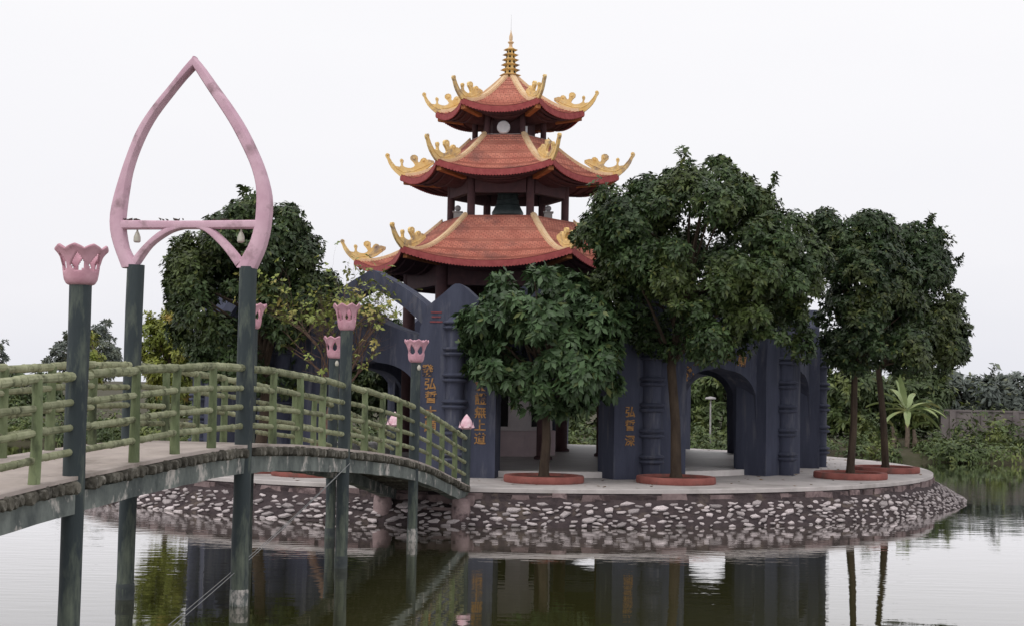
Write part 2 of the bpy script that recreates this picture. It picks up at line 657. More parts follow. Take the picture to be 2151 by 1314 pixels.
def sweep(t0, t1, a0, a1, z0, z1, n=14, jit=0.0, sd=1):
    b = MB()
    r = random.Random(sd)
    vs = []
    for i in range(n + 1):
        t = t0 + (t1 - t0) * i / n
        for a, z in ((a0, z0), (a1, z0), (a1, z1), (a0, z1)):
            vs.append(BP(t, a + r.uniform(-jit, jit), z + r.uniform(-jit, jit)))
    fs = [(0, 1, 2, 3), tuple(4 * n + k for k in (3, 2, 1, 0))]
    for i in range(n):
        for k in range(4):
            k2 = (k + 1) % 4
            fs.append((4 * i + k2, 4 * i + k, 4 * i + 4 + k, 4 * i + 4 + k2))
    b.add(vs, fs)
    return b


T0 = -1.5
sweep(T0, 4.03, -.08, BWID + .08, -.035, 0, 60).build('walkway', M['walk'], bridge, True)
spans = [(T0, -.085), (-.045, .98), (1.02, 1.98), (2.02, 2.98), (3.02, 3.95)]
for i, (a, c) in enumerate(spans):
    for k, ac in enumerate((-.06, BWID - .12)):
        sweep(a, c, ac, ac + .18, -.335, -.145, 16, .008, i * 2 + k).build('beam', M['beam'], bridge, True)
# the round log ends that carry the walkway, each one a piece
npl = int((4.0 - T0) * 3.6 / .105)
for i in range(npl):
    t = T0 + (4.0 - T0) * (i + .5) / npl
    if min(abs(t - k) for k in (-.065, 1, 2, 3, 4)) < .034:
        continue
    b = MB()
    rr = random.uniform(.034, .046)
    e = random.uniform(-.02, .025)
    p, q = BP(t, -.135 + e, -.08 + random.uniform(-.006, .006)), BP(t, BWID + .13, -.08)
    b.tube([p, p + (q - p) * .01, q - (q - p) * .01, q], [rr * .8, rr, rr, rr * .8], 8)
    b.v = [(x, y, p.z + (z - p.z) * random.uniform(1.28, 1.4) - .008) if abs(z - p.z) < .2 else (x, y, z) for x, y, z in b.v]
    b.build('log', M['log'], bridge, True, True)
RH = [.9, .66, .43, .215]
RR = [.041, .031, .031, .031]
bay = .25
for side in (0, 1):
    ac = 0.0 if side == 0 else BWID
    ts = [T0 + .0 + .25 * k for k in range(int((4 - T0) / .25) + 1)]
    for t in ts:
        if abs(t - round(t)) > .01 or t < -.1:
            if t > 3.9:
                continue
            b = MB()
            p = BP(t, ac)
            lean = random.uniform(-.012, .012)
            b.tube([p + Vector((0, 0, -.05)), p + Vector((lean, 0, .3)), p + Vector((lean, 0, .6)), p + Vector((0, 0, .895))], [.055, .05, .047, .045], 9, jit=.05)
            b.build('baluster', M['baluster'], bridge, True, True)
    for t in ts[:-1]:
        for h, r0 in zip(RH, RR):
            b = MB()
            p, q = BP(t, ac, h), BP(min(t + .25, 4.0), ac, h)
            p = p + Vector((0, 0, random.uniform(-.012, .012)))
            q = q + Vector((0, 0, random.uniform(-.012, .012)))
            nodes = sorted(random.uniform(.08, .92) for _ in range(random.choice((3, 4, 4, 5))))
            pts, rs, gro = [p], [r0], []
            last = 0
            for u in nodes:
                if u - last < .07:
                    continue
                last = u
                for du, kk in ((-.02, 1.02), (-.006, 1.22), (.006, .84), (.014, .86), (.022, 1.12)):
                    pts.append(p + (q - p) * (u + du))
                    rs.append(r0 * kk * random.uniform(.96, 1.05))
                gro += [len(pts) - 4, len(pts) - 3]
            pts.append(q)
            rs.append(r0)
            b.tube(pts, rs, 9)
            o = b.build('rail', M['bamboo'], bridge, True, True)
            o.data.materials.append(M['node'])
            for g in gro:
                if random.random() < .75:
                    for f_ in range(g * 9, g * 9 + 9):
                        o.data.polygons[f_].material_index = 1

# abutment under the landing
b = MB()
for (t, a, sx, sy, z0, z1) in ((3.93, .7, 1.75, 1.0, -.5, .3), (3.98, .7, 2.0, 1.0, .3, .52)):
    p = BP(t, a)
    b.box((p.x, p.y + .35, (z0 + z1) / 2), (sx, sy, z1 - z0), math.atan2(BDn.y, BDn.x) - PI / 2, .98)
ab = b.build('abutment', M['coping'], bridge, True)
for k in (-.05, BWID + .05):
    b = MB()
    p = BP(3.86, k)
    b.lathe([(.2, -.5), (.19, .0), (.18, .3), (.17, .5)], 14, (p.x, p.y, 0))
    b.build('abutment_pier', M['coping'], bridge, True, True)


# ---- lotus lamp posts
def lotus_cup():
    prof = [(.09, 0), (.128, .016), (.148, .056), (.156, .104), (.161, .15), (.168, .2), (.18, .25), (.194, .29), (.21, .33), (.235, .376)]
    nt_, nz = 96, 22
    vs, fs = [], []
    for j in range(nz + 1):
        u = j / nz
        x = u * (len(prof) - 1)
        i = min(int(x), len(prof) - 2)
        fr = x - i
        r = prof[i][0] * (1 - fr) + prof[i + 1][0] * fr
        z = prof[i][1] * (1 - fr) + prof[i + 1][1] * fr
        for k in range(nt_):
            th = 2 * PI * k / nt_
            s8 = abs(((th * 8 / (2 * PI)) % 1) - .5) * 2        # 0 at a petal tip, 1 in the notch
            top = .376 - .046 * s8 ** 1.2
            zz = z if z < .27 else .27 + (z - .27) / .106 * (top - .27)
            rr = r * (1 + (.05 * (1 - s8) - .03 * s8) * max(0, u - .6) / .4) + (.008 * math.cos(8 * th) * u * u)
            vs.append((rr * math.cos(th), rr * math.sin(th), zz))
    for j in range(nz):
        for k in range(nt_):
            th = 2 * PI * (k + .5) / nt_
            zc = (vs[j * nt_ + k][2] + vs[(j + 1) * nt_ + k][2]) / 2
            d = abs(((th + .31) * 6 / (2 * PI)) % 1 - .5) * 2 * PI / 6
            if .13 < zc < .305:
                hw = .4 * math.sqrt(max(0, (zc - .13) / .04)) if zc < .17 else .4 * (1 - ((zc - .17) / .135) ** 1.5)
                if d < min(.4, hw):
                    continue
            k2 = (k + 1) % nt_
            fs.append((j * nt_ + k, j * nt_ + k2, (j + 1) * nt_ + k2, (j + 1) * nt_ + k))
    o = len(vs)
    vs.append((0, 0, 0))
    fs += [(o, (k + 1) % nt_, k) for k in range(nt_)]
    me = bpy.data.meshes.new('lotus_cup')
    me.from_pydata(vs, [], fs)
    me.polygons.foreach_set('use_smooth', [True] * len(me.polygons))
    me.materials.append(M['pink_cup'])
    return me


def lotus_bud():
    b = MB()
    b.lathe([(.05, 0), (.1, .03), (.12, .09), (.1, .17), (.05, .25), (.008, .3)], 12)
    for ly, (n_, rr, hh) in enumerate(((6, .125, .17), (6, .15, .11))):
        for k in range(n_):
            a = 2 * PI * (k + ly * .5) / n_
            ax = Vector((math.cos(a), math.sin(a), 0))
            tx = Vector((-ax.y, ax.x, 0))
            q = [ax * .06, ax * rr * .95 + tx * .065 + Vector((0, 0, hh * .45)), ax * rr * 1.02 + Vector((0, 0, hh)) , ax * rr * .95 - tx * .065 + Vector((0, 0, hh * .45)), ax * rr * 1.12 + Vector((0, 0, hh * .4))]
            b.add(q, [(0, 1, 4), (1, 2, 4), (2, 3, 4), (3, 0, 4)])
    me = bpy.data.meshes.new('lotus_bud')
    me.from_pydata(b.v, [], b.f)
    me.materials.append(M['bud'])
    return me


def shaft_mesh(h, r, name='shaft'):
    b = MB()
    zs = [-1.2, -.3, 0, .12, .24] + [.24 + (h - .24) * k / 7 for k in range(1, 8)]
    b.tube([(random.uniform(-.004, .004), random.uniform(-.004, .004), z) for z in zs], [r * (1.04 if z < .2 else 1) * random.uniform(.98, 1.02) for z in zs], 18)
    return b


CUP, BUD = lotus_cup(), lotus_bud()
GRP = 'lotus posts along the footbridge'
POSTS = [
    (-.065, 0, 3.45, .1, (1.0, .96), 'near lotus-cup lamp post standing tallest at the left, in front of the arch'),
    (2, 0, 3.37, .088, (.83, 1.02), 'lotus-cup lamp post on the near railing between arch and island, taller of the middle pair'),
    (3, 0, 2.99, .085, (.88, 1.02), 'lotus-cup lamp post on the near railing where the bridge starts sloping down to the island'),
    (2, 1, 3.38, .088, (.83, .98), 'lotus-cup lamp post half hidden behind the right leg of the arch'),
    (3, 1, 3.04, .085, (.83, 1.0), 'lotus-cup lamp post on the far railing, its cup beside a nearer post'),
]
for i, (t, sd_, h, r, sc, lab) in enumerate(POSTS):
    p = BP(t, BWID * sd_)
    root = thing('lotus_lamp_post', (p.x, p.y, 0), lab, 'lamp post', GRP)
    sh = shaft_mesh(h, r).build('shaft', M['post'], root, smooth=True)
    b = MB()
    b.lathe([(r * 1.05, -.3), (r * 1.07, .05), (r * 1.06, .1 + .05 * (i % 3)), (r * 1.02, .12 + .05 * (i % 3))], 18)
    b.build('worn_base', M['beam'] if i == 2 else M['dampbase'], sh, smooth=True)
    c = link('lotus_cup', CUP, root, (0, 0, h - .005))
    c.scale = (sc[0], sc[0], sc[1])
    c.rotation_euler = (random.uniform(-.05, .05), random.uniform(-.05, .05), i * 1.3 + .4)
    md = c.modifiers.new('thick', 'SOLIDIFY')
    md.thickness = .02
    if t == 3:
        b = MB()
        b.lathe([(.012, .09), (.03, .06), (.033, .03), (.02, 0)], 10, (.06, -r - .03, h - .13))
        b.build('bulb', M['jar'], root, smooth=True)
for sd_, h, lab in ((0, 1.78, 'short post topped by a closed white-pink lotus bud at the near end of the railing'), (1, 1.8, 'short post with a lotus bud glimpsed through the railing bars at the landing')):
    p = BP(4, BWID * sd_)
    root = thing('lotus_bud_post', (p.x, p.y, 0), lab, 'post', GRP)
    shaft_mesh(h, .085).build('shaft', M['post'], root, smooth=True)
    link('lotus_bud', BUD, root, (0, 0, h - .01))

# ---- pink lotus-bud arch standing across the bridge
P2, Q2 = BP(1, 0), BP(1, BWID)
gate = thing('bridge_arch', (P2.x, P2.y, 0), 'tall pink lotus-bud shaped arch on two dark posts over the bridge', 'arch')
gx = (P2 - Q2)
gx.z = 0
gx.normalize()
gn = Vector((-gx.y, gx.x, 0))
if gn.y > 0:
    gn = -gn


def gp(zx, zy):          # enlargement coordinates -> point in the arch's own vertical plane
    px, py = 80 + zx * .3956, 100 + zy * .3956
    d = ray(px, py)
    k = (Vector((P2.x, P2.y, 0)) - EYE).dot(gn) / d.dot(gn)
    return EYE + d * k


def resample(pts, n):
    pts = [Vector(p) for p in pts]
    L_ = [0]
    for a, c in zip(pts, pts[1:]):
        L_.append(L_[-1] + (c - a).length)
    out = []
    for i in range(n):
        s = L_[-1] * i / (n - 1)
        k = 0
        while k < len(L_) - 2 and s > L_[k + 1]:
            k += 1
        u = (s - L_[k]) / (L_[k + 1] - L_[k])
        a, c = pts[max(0, k - 1)], pts[min(len(pts) - 1, k + 2)]
        p, q = pts[k], pts[k + 1]
        out.append(.5 * (2 * p + (q - a) * u + (2 * a - 5 * p + 4 * q - c) * u * u + (-a + 3 * p - 3 * q + c) * u**3))
    return out


def band(outer, inner, n, dep, name, parent, m):
    """a rounded band between an outer and an inner outline"""
    A, B = resample([gp(*p) for p in outer], n), resample([gp(*p) for p in inner], n)
    b = MB()
    vs, fs = [], []
    for a, c in zip(A, B):
        mid, h = (a + c) / 2, (a - c) / 2
        for k in range(12):
            an = 2 * PI * k / 12
            cx_, sy = math.cos(an), math.sin(an)
            cx_ = math.copysign(abs(cx_) ** .6, cx_)
            sy = math.copysign(abs(sy) ** .6, sy)
            vs.append(mid + h * cx_ + gn * dep * sy)
    for i in range(n - 1):
        for k in range(12):
            k2 = (k + 1) % 12
            fs.append((i * 12 + k, i * 12 + k2, i * 12 + 12 + k2, i * 12 + 12 + k))
    fs += [tuple(range(12)), tuple((n - 1) * 12 + k for k in range(12))]
    b.add(vs, fs)
    o = b.build(name, m, parent, True, True)
    fixn(o.data)
    return o


OL = [(837, 48), (790, 100), (715, 195), (620, 310), (540, 430), (485, 560), (440, 690), (405, 810), (389, 900), (392, 980), (412, 1060), (452, 1172)]
IL = [(837, 108), (782, 165), (700, 265), (610, 390), (545, 520), (500, 650), (480, 760), (468, 850), (461, 930), (468, 1000), (486, 1080), (545, 1162)]
OR_ = [(833, 48), (878, 100), (950, 200), (1030, 310), (1100, 420), (1160, 540), (1205, 650), (1235, 760), (1243, 840), (1236, 930), (1225, 1000), (1202, 1080), (1160, 1175)]
IR = [(833, 108), (900, 215), (970, 320), (1030, 415), (1090, 530), (1135, 630), (1160, 720), (1166, 800), (1161, 900), (1150, 970), (1128, 1040), (1090, 1110), (1058, 1170)]
band(OL, IL, 30, .085, 'arch_limb', gate, M['pink'])
band(OR_, IR, 30, .085, 'arch_limb', gate, M['pink'])
band([(445, 917), (800, 920), (1180, 916)], [(445, 968), (800, 966), (1180, 963)], 12, .075, 'crossbar', gate, M['pink'])
band([(496, 1135), (560, 1058), (640, 985), (720, 945), (820, 930), (900, 945), (960, 985), (1030, 1055), (1092, 1130)],
     [(538, 1150), (600, 1062), (665, 1010), (730, 976), (815, 962), (885, 976), (940, 1020), (1000, 1085), (1056, 1165)], 26, .07, 'brace_arch', gate, M['pink'])
for p, q, ztop in ((P2, 0, gp(1105, 1178).z), (Q2, 1, gp(500, 1168).z)):
    b = shaft_mesh(ztop + .03, .102)
    o = b.build('post', M['post'], gate, smooth=True)
    o.location = (p.x - gate.location.x, p.y - gate.location.y, 0)
    b = MB()
    b.lathe([(.108, -.3), (.11, .12), (.109, .17), (.103, .19)], 18)
    b.build('worn_base', M['beam'] if q == 0 else M['dampbase'], o, smooth=True)
for zx, zy in ((527, 985), (1078, 985)):
    p = gp(zx, zy)
    b = MB()
    b.lathe([(.004, .1), (.012, .02), (.026, -.005), (.042, -.05), (.044, -.1), (.03, -.115)], 12, p)
    b.build('hanging_bulb', M['jar'], gate, True, True)
b = MB()       # dead leaves and moss caught on the crossbar
for i in range(26):
    p = gp(random.choice((500, 700, 760, 960)) + random.uniform(-45, 45), 916)
    b.tube([p + gn * random.uniform(-.06, .06), p + Vector((random.uniform(-.05, .05), random.uniform(-.05, .05), random.uniform(.0, .02)))], [.012, .004], 4)
tag(b.build('leaf_litter', M['bark'], gate, True), kind='stuff')

# guy wires slanting from the middle post into the water
for k, lab in ((0, 'upper strand of the twin wire slanting from the bridge into the water'), (1, 'lower strand of the twin wire slanting from the bridge into the water')):
    a = atY(735, 972, BP(2).y - .12)
    c = atZ(345 - k * 18, 1330, -.05)
    b = MB()
    pts = []
    for i in range(13):
        u = i / 12
        pts.append(a * (1 - u) + c * u + Vector((0, 0, -.05 * math.sin(PI * u) - k * .02 * u)))
    b.tube(pts, .0045, 5)
    tag(b.build('wire', M['wire']), lab, 'wire', 'twin wires under the bridge')
# ------------------------------------------------------------------ pagoda tower
DEL = rad(-7.8)
tower = thing('bell_pagoda', IC + Vector((0, 0, DZ)), 'three-tiered hexagonal pagoda with red tiled roofs and golden upturned eaves', 'pagoda')
tower.location.x -= .11
tower_z = DZ


def pol(a, r, z):
    """angle a from the camera side, radius r, world height z -> local to the island axis"""
    return Vector((r * math.sin(a), -r * math.cos(a), z - tower_z))


HEX = [DEL + rad(-30 + 60 * k) for k in range(6)]
ORN = [(-1.0, .30), (-.73, .10), (-.39, -.05), (-.1, -.1), (.03, -.06), (.16, .05), (.27, .17), (.35, .3), (.405, .44), (.45, .5), (.465, .55), (.44, .6), (.39, .615), (.345, .59), (.34, .54), (.355, .48),
       (.31, .38), (.24, .29), (.14, .23), (.017, .21), (-.015, .25), (-.012, .31), (.014, .36), (.018, .41), (-.01, .445), (-.045, .447), (-.085, .41), (-.08, .36), (-.062, .31), (-.075, .24), (-.15, .196), (-.23, .175),
       (-.32, .17), (-.4, .2), (-.44, .25), (-.39, .33), (-.3, .42), (-.295, .5), (-.35, .555), (-.43, .565), (-.5, .53), (-.515, .46), (-.508, .39), (-.54, .33), (-.58, .35), (-.62, .43), (-.69, .475), (-.76, .46), (-.8, .41), (-.86, .42), (-.93, .4), (-1.0, .38)]


def roof(tag_label, rt, zt, Re, hc, sag, courses, body_r, osc=1.0):
    zmid = hc - sag
    ez = lambda u: 1 - (1 - u) ** 1.45

    def surf(k, u, s):
        e0, e1 = HEX[k], HEX[(k + 1) % 6]
        r = rt + (Re - rt) * u
        p = pol(e0, r, 0) * (1 - s) + pol(e1, r, 0) * s
        z = zt + (zmid - zt) * ez(u) + sag * u ** 3 * abs(2 * s - 1) ** 2.2
        k_ = 1 + .035 * u ** 4 * abs(2 * s - 1) ** 4
        return Vector((p.x * k_, p.y * k_, z - tower_z))
    b = MB()
    ns = 18
    uvs = []
    for k in range(6):
        base = len(b.v)
        rowsn = 0
        for j in range(courses):
            for u, lift in ((j / courses, .022), ((j + 1) / courses, .03)):
                for i in range(ns + 1):
                    v = surf(k, u, i / ns)
                    v.z += lift if not (lift > .02 and False) else 0
                    if u == j / courses:
                        v.z -= .02
                    b.v.append(tuple(v))
                    r = rt + (Re - rt) * u
                    uvs.append(((i / ns - .5) * r, u * math.hypot(Re - rt, zt - zmid)))
                rowsn += 1
        for q in range(rowsn - 1):
            for i in range(ns):
                o = base + q * (ns + 1) + i
                b.f.append((o, o + ns + 1, o + ns + 2, o + 1))
    rf = b.build('roof', M['tile'], tower)
    rf['label'] = tag_label
    fixn(rf.data)
    ul = rf.data.uv_layers.new(name='UVMap')
    for lp in rf.data.loops:
        ul.data[lp.index].uv = uvs[lp.vertex_index]
    # scalloped eave band
    b = MB()
    m_ = max(14, int(Re * 13))
    for k in range(6):
        vs = []
        for i in range(m_ * 4 + 1):
            s = i / (m_ * 4)
            p = surf(k, 1.0, s)
            dn = .125 + .03 * abs(math.sin(PI * i / 4))
            q = surf(k, .985, s)
            vs += [p + Vector((0, 0, .02)), p + Vector((p.x * .004, p.y * .004, -dn)), Vector((q.x, q.y, p.z - dn)), Vector((q.x, q.y, p.z))]
        nn = m_ * 4
        b.add(vs, [(i * 4 + c, i * 4 + (c + 1) % 4, i * 4 + 4 + (c + 1) % 4, i * 4 + 4 + c) for i in range(nn) for c in range(4)])
    o = b.build('eave_band', M['fascia'], rf)
    fixn(o.data)
    # boarded soffit
    b = MB()
    for k in range(6):
        vs = []
        for j in range(5):
            u = .985 - j * .985 / 4 * .93
            for i in range(13):
                s = i / 12
                p = surf(k, .985, s)
                f = 1 - j / 4 * .9
                zz = p.z - .1 - .16 * math.sin(PI / 2 * j / 4) * 1.0
                vs.append((p.x * f, p.y * f, zz))
        b.add(vs, [(j * 13 + i, j * 13 + i + 1, (j + 1) * 13 + i + 1, (j + 1) * 13 + i) for j in range(4) for i in range(12)])
    b.build('soffit', M['soffit'], rf)
    # purlin battens under the eave
    for k in range(6):
        for f in (.74, .86, .95):
            b = MB()
            b.tube([surf(k, .985, s / 8) * 1.0 for s in range(9)], .03, 4)
            for i, v in enumerate(b.v):
                b.v[i] = (v[0] * f, v[1] * f, v[2] - .14 - .1 * (1 - f) * 4 * .4)
            b.build('batten', M['soffit'], rf)
    for k in range(6):
        # hip ridge
        pts = [surf(k, u, 0.0) for u in [i / 16 * .93 for i in range(17)]]
        b = MB()
        ta = Vector((math.cos(HEX[k]), math.sin(HEX[k]), 0))
        for (w_, h0, h1, key, nm) in ((.085, -.03, .05, 'ridge', 'hip_ridge'), (.05, .05, .075, 'yellow', 'hip_ridge')):
            vs = []
            for p in pts:
                vs += [p + ta * w_ + Vector((0, 0, h0)), p - ta * w_ + Vector((0, 0, h0)), p - ta * w_ + Vector((0, 0, h1)), p + ta * w_ + Vector((0, 0, h1))]
            b.add(vs, [(i * 4 + c, i * 4 + (c + 1) % 4, i * 4 + 4 + (c + 1) % 4, i * 4 + 4 + c) for i in range(16) for c in range(4)] + [(0, 1, 2, 3), (64, 65, 66, 67)])
        o = b.build('hip_ridge', M['ridge'], rf)
        fixn(o.data)
        # upturned cloud-and-dragon ornament
        c = surf(k, 1.0, 0.0)
        rd_ = Vector((math.sin(HEX[k]), -math.cos(HEX[k]), 0))
        b = MB()
        b.prism([(x * osc, y * osc) for x, y in ORN], c + Vector((0, 0, .03)), rd_, Vector((0, 0, 1)), ta, -.036, .036)
        rl = [(x * 1.0, y) for x, y in ORN if x < -.3 and y < .18]
        o = b.build('ridge_ornament', M['yellow'], rf)
        fixn(o.data)
        b = MB()          # relief scrolls on both cheeks
        for sgn in (-1, 1):
            for (x0, y0, rr) in ((-.42, .45, .075), (-.7, .39, .06), (-.03, .4, .04), (.39, .565, .042)):
                x0, y0, rr = x0 * osc, y0 * osc, rr * .8 * osc
                cc = c + rd_ * x0 + ta * .036 * sgn + Vector((0, 0, .03 + y0))
                b.tube([cc - ta * .01 * sgn, cc + ta * .018 * sgn], [rr, rr * .55], 8)
            pl = [c + rd_ * x * osc + Vector((0, 0, y * osc + .03)) + ta * .036 * sgn for x, y in ((-.95, .33), (-.7, .2), (-.4, .08), (-.1, .05), (.1, .16), (.28, .37), (.37, .52))]
            b.tube(pl, [.013] * 7, 5)
        b.build('relief', M['yellow'], o)
        # ochre hip rafter under the corner
        q = pol(HEX[k], body_r, 0)
        z1 = c.z - .18
        b = MB()
        a_, e_ = Vector((c.x * .965, c.y * .965, z1)), Vector((c.x * .62, c.y * .62, z1 - .1))
        for off in (0,):
            vs = []
            for p in (a_, e_):
                vs += [p + ta * .07 + Vector((0, 0, .06)), p - ta * .07 + Vector((0, 0, .06)), p - ta * .07 + Vector((0, 0, -.09)), p + ta * .07 + Vector((0, 0, -.09))]
            b.add(vs, [(0, 1, 2, 3), (7, 6, 5, 4)] + [(c_, (c_ + 1) % 4, 4 + (c_ + 1) % 4, 4 + c_) for c_ in range(4)])
        o = b.build('hip_rafter', M['rafter'], rf)
        fixn(o.data)
    return rf


R1 = roof('small topmost roof below the golden spire', .2, 11.12, 2.0, 10.19, .22, 20, .9, .84)
R2 = roof('middle roof above the open belfry', 1.08, 9.38, 2.93, 8.43, .26, 26, 1.6, .94)
R3 = roof('wide lowest roof of the pagoda', 1.82, 7.12, 4.14, 6.06, .34, 34, 2.7, .88)


def columns(r, z0, z1, cr, lint=None, lz=None):
    for k in range(6):
        b = MB()
        p = pol(HEX[k], r, z0)
        h = z1 - z0
        b.lathe([(cr * 1.35, 0), (cr * 1.35, .06), (cr, .1), (cr, h)], 14, p)
        b.build('column', M['column'], tower, smooth=True)
        if lz:
            a, c = pol(HEX[k], r, (lz[0] + lz[1]) / 2), pol(HEX[(k + 1) % 6], r, (lz[0] + lz[1]) / 2)
            mid = (a + c) / 2
            b = MB()
            b.box(mid, ((c - a).length - cr * 2.02, cr * 1.5, lz[1] - lz[0]), math.atan2((c - a).y, (c - a).x))
            b.build('lintel', M['column'], tower)


columns(2.7, DZ + .13, 6.0, .17, lz=(5.2, 6.0))
columns(1.58, 7.02, 8.42, .105, lz=(7.74, 8.4))
columns(.95, 9.3, 10.2, .08)
b = MB()
b.lathe([(1.8, 0), (1.8, .1), (.01, .1)], 6, pol(0, 0, 7.02), DEL - PI / 2 + rad(30))
b.build('belfry_floor', M['deck'], tower)
b = MB()
b.lathe([(1.07, 0), (1.07, .06), (.01, .06)], 6, pol(0, 0, 9.335), DEL - PI / 2 + rad(30))
b.build('upper_floor', M['deck'], tower)
b = MB()
b.lathe([(.72, 0), (.72, .8), (.01, .8)], 6, pol(0, 0, 9.4), DEL - PI / 2 + rad(30))
b.build('lantern_core', M['column'], tower)
# white round lamp and box under the top roof
p = pol(rad(-9), .95, 9.56)
b = MB()
b.tube([p + Vector((0, .1, 0)), p + Vector((0, 0, 0)), p + Vector((0, -.06, 0)), p + Vector((0, -.085, 0))], [.17, .18, .175, .15], 24)
b.build('round_lamp', M['white'], tower, smooth=True)
p = pol(rad(28), .92, 9.52)
b = MB()
b.box(p, (.13, .12, .2))
b.build('loudspeaker', M['white'], tower)
for sx, sy in ((-1.36, -.25), (1.1, -.55)):
    b = MB()
    z0 = 7.12 - tower_z
    b.box((sx, sy, z0 + .08), (.22, .22, .24))
    b.box((sx, sy, z0 + .215), (.28, .28, .03))
    pd = b.build('pedestal', M['deck'], tower)
    b = MB()
    b.lathe([(.02, .0)] + [(.085 * math.sin(PI * i / 10), .085 - .085 * math.cos(PI * i / 10)) for i in range(1, 10)] + [(.004, .17)], 14, (sx, sy, z0 + .235))
    b.build('globe', M['globe'], pd, smooth=True)
# little stone core room at ground level
b = MB()
b.lathe([(1.42, DZ + .13 - tower_z), (1.42, 1.46 - tower_z), (1.38, 1.47 - tower_z)], 6, (0, 0, 0), DEL - PI / 2 + rad(30))
core = b.build('dado', M['dado'], tower)
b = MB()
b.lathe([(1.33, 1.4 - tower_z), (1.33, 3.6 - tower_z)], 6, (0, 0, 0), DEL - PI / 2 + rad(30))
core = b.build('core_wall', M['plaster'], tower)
for k in range(6):
    a = DEL + rad(60 * k)
    p = pol(a, 1.33 * math.cos(rad(30)) - .02, 2.05)
    b = MB()
    b.box(p, (.55, .09, .95), a)
    b.build('window', M['dark'], core)
# spire
prof = []
zb, ht = 11.08, 1.36
tiers = [(.18, .30, .0), (.165, .275, .155), (.152, .262, .3), (.14, .238, .44), (.125, .224, .58), (.11, .2, .72)]
sp = None
for i, (rb, rf_, z) in enumerate(tiers):
    b = MB()
    hh = (tiers[i + 1][2] if i < 5 else .86) - z
    b.lathe([(rb, z), (rb * .97, z + hh * .52), (rb * 1.05, z + hh * .56), (rf_, z + hh * .66), (rf_ * 1.02, z + hh * .71), (rf_ * .8, z + hh * .78), (rb * .9, z + hh * 1.02)], 6, pol(0, 0, zb), DEL - PI / 2 + rad(30))
    if sp is None:
        sp = MB()
        sp.lathe([(.27, -.06), (.25, .02), (.18, .03)], 6, pol(0, 0, zb), DEL - PI / 2 + rad(30))
        sp = sp.build('spire', M['yellow'], tower)
    b.build('spire_tier', M['yellow'], sp)
    b = MB()
    for k in range(6):
        a = DEL + rad(60 * k)
        b.box(pol(a, rb * .866 - .005, zb + z + hh * .25), (.05, .03, .055), a)
    b.build('niche', M['dark'], sp)
b = MB()
b.lathe([(.1, .86), (.05, .9), (.045, .98), (.085, 1.02), (.085, 1.04), (.035, 1.07), (.05, 1.12), (.05, 1.2), (.02, 1.3), (.006, 1.38)], 12, pol(0, 0, zb))
b.build('finial', M['ridge'], sp, smooth=True)
b = MB()
b.tube([pol(0, 0, zb + 1.36), pol(0, 0, zb + 1.8)], [.004, .002], 5)
b.build('lightning_rod', M['wire'], sp)

# bronze bell hanging in the belfry
bell = thing('bronze_bell', IC + Vector((-.11, -.1, 7.4)), 'dark bronze bell hanging in the open belfry under the middle roof', 'bell')
b = MB()
b.lathe([(.36, -.12), (.425, -.11), (.435, -.04), (.38, .06), (.31, .2), (.285, .4), (.26, .54), (.17, .63), (.05, .67)], 28)
bb = b.build('bell_body', M['bronze'], bell, smooth=True)
b = MB()
for z, r in ((.16, .355), (.3, .305), (.47, .29)):
    b.lathe([(r - .02, z - .015), (r + .012, z), (r - .02, z + .015)], 28)
b.build('band', M['bronze'], bb, smooth=True)
b = MB()
b.tube([(-.1, 0, .66), (-.08, 0, .76), (0, 0, .8), (.08, 0, .76), (.1, 0, .66)], .025, 6)
b.tube([(0, 0, .79), (0, 0, 1.0)], .02, 6)
b.build('crown_loop', M['bronze'], bell, smooth=True)
beamb = MB()
beamb.tube([(-1.4, 0, 1.0), (1.4, 0, 1.0)], .06, 8)
beamb.build('hanging_beam', M['column'], bell)

# ------------------------------------------------------------------ lotus-petal arcade ring round the tower
ARC = thing('lotus_arcade', IC + Vector((0, 0, DZ)), 'slate blue ring of arched gateways with pointed petal gables and gold characters', 'arcade')
RA = 8.25


def lz(z):
    return z - DZ


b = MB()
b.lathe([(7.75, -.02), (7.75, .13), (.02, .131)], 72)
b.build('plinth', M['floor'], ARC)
b = MB()
b.lathe([(4.9, lz(3.5)), (7.85, lz(3.5)), (7.85, lz(3.66)), (4.9, lz(3.68)), (4.9, lz(3.5))], 72)
b.build('shade_ceiling', M['wall'], ARC)  # unseen ceiling, its width set to shade the arch reveals
# one pier
PO = [(-.88, 0), (.88, 0), (.88, lz(3.3)), (.8, lz(3.85)), (.66, lz(4.3)), (.52, lz(4.42)), (.3, lz(4.6)), (.12, lz(4.76)), (.05, lz(4.8)), (-.05, lz(4.8)), (-.12, lz(4.76)), (-.3, lz(4.6)), (-.52, lz(4.42)), (-.66, lz(4.3)), (-.8, lz(3.85)), (-.88, lz(3.3))]
b = MB()
b.prism(PO, (0, -RA, 0), (1, 0, 0), (0, 0, 1), (0, 1, 0), 0, .78)
pier = b.build('pier', M['wall'], ARC)
fixn(pier.data)
b = MB()
prf = [(.24, 0)]
z = 0.0
while z < 2.95:
    prf += [(.195, z + .02), (.2, z + .3), (.205, z + .335), (.265, z + .35), (.285, z + .38), (.265, z + .41), (.21, z + .425), (.21, z + .445), (.27, z + .46), (.29, z + .49), (.265, z + .52), (.2, z + .54)]
    z += .56
prf.append((.12, z + .08))
b.lathe(prf, 20, (0, -RA - .06, 0))
b.build('ringed_column', M['wall'], pier, smooth=True)
# one arched wall between two piers, and the pointed petal frame above it
AW = MB()
xs = [-1.55 + 3.1 * i / 62 for i in range(63)]


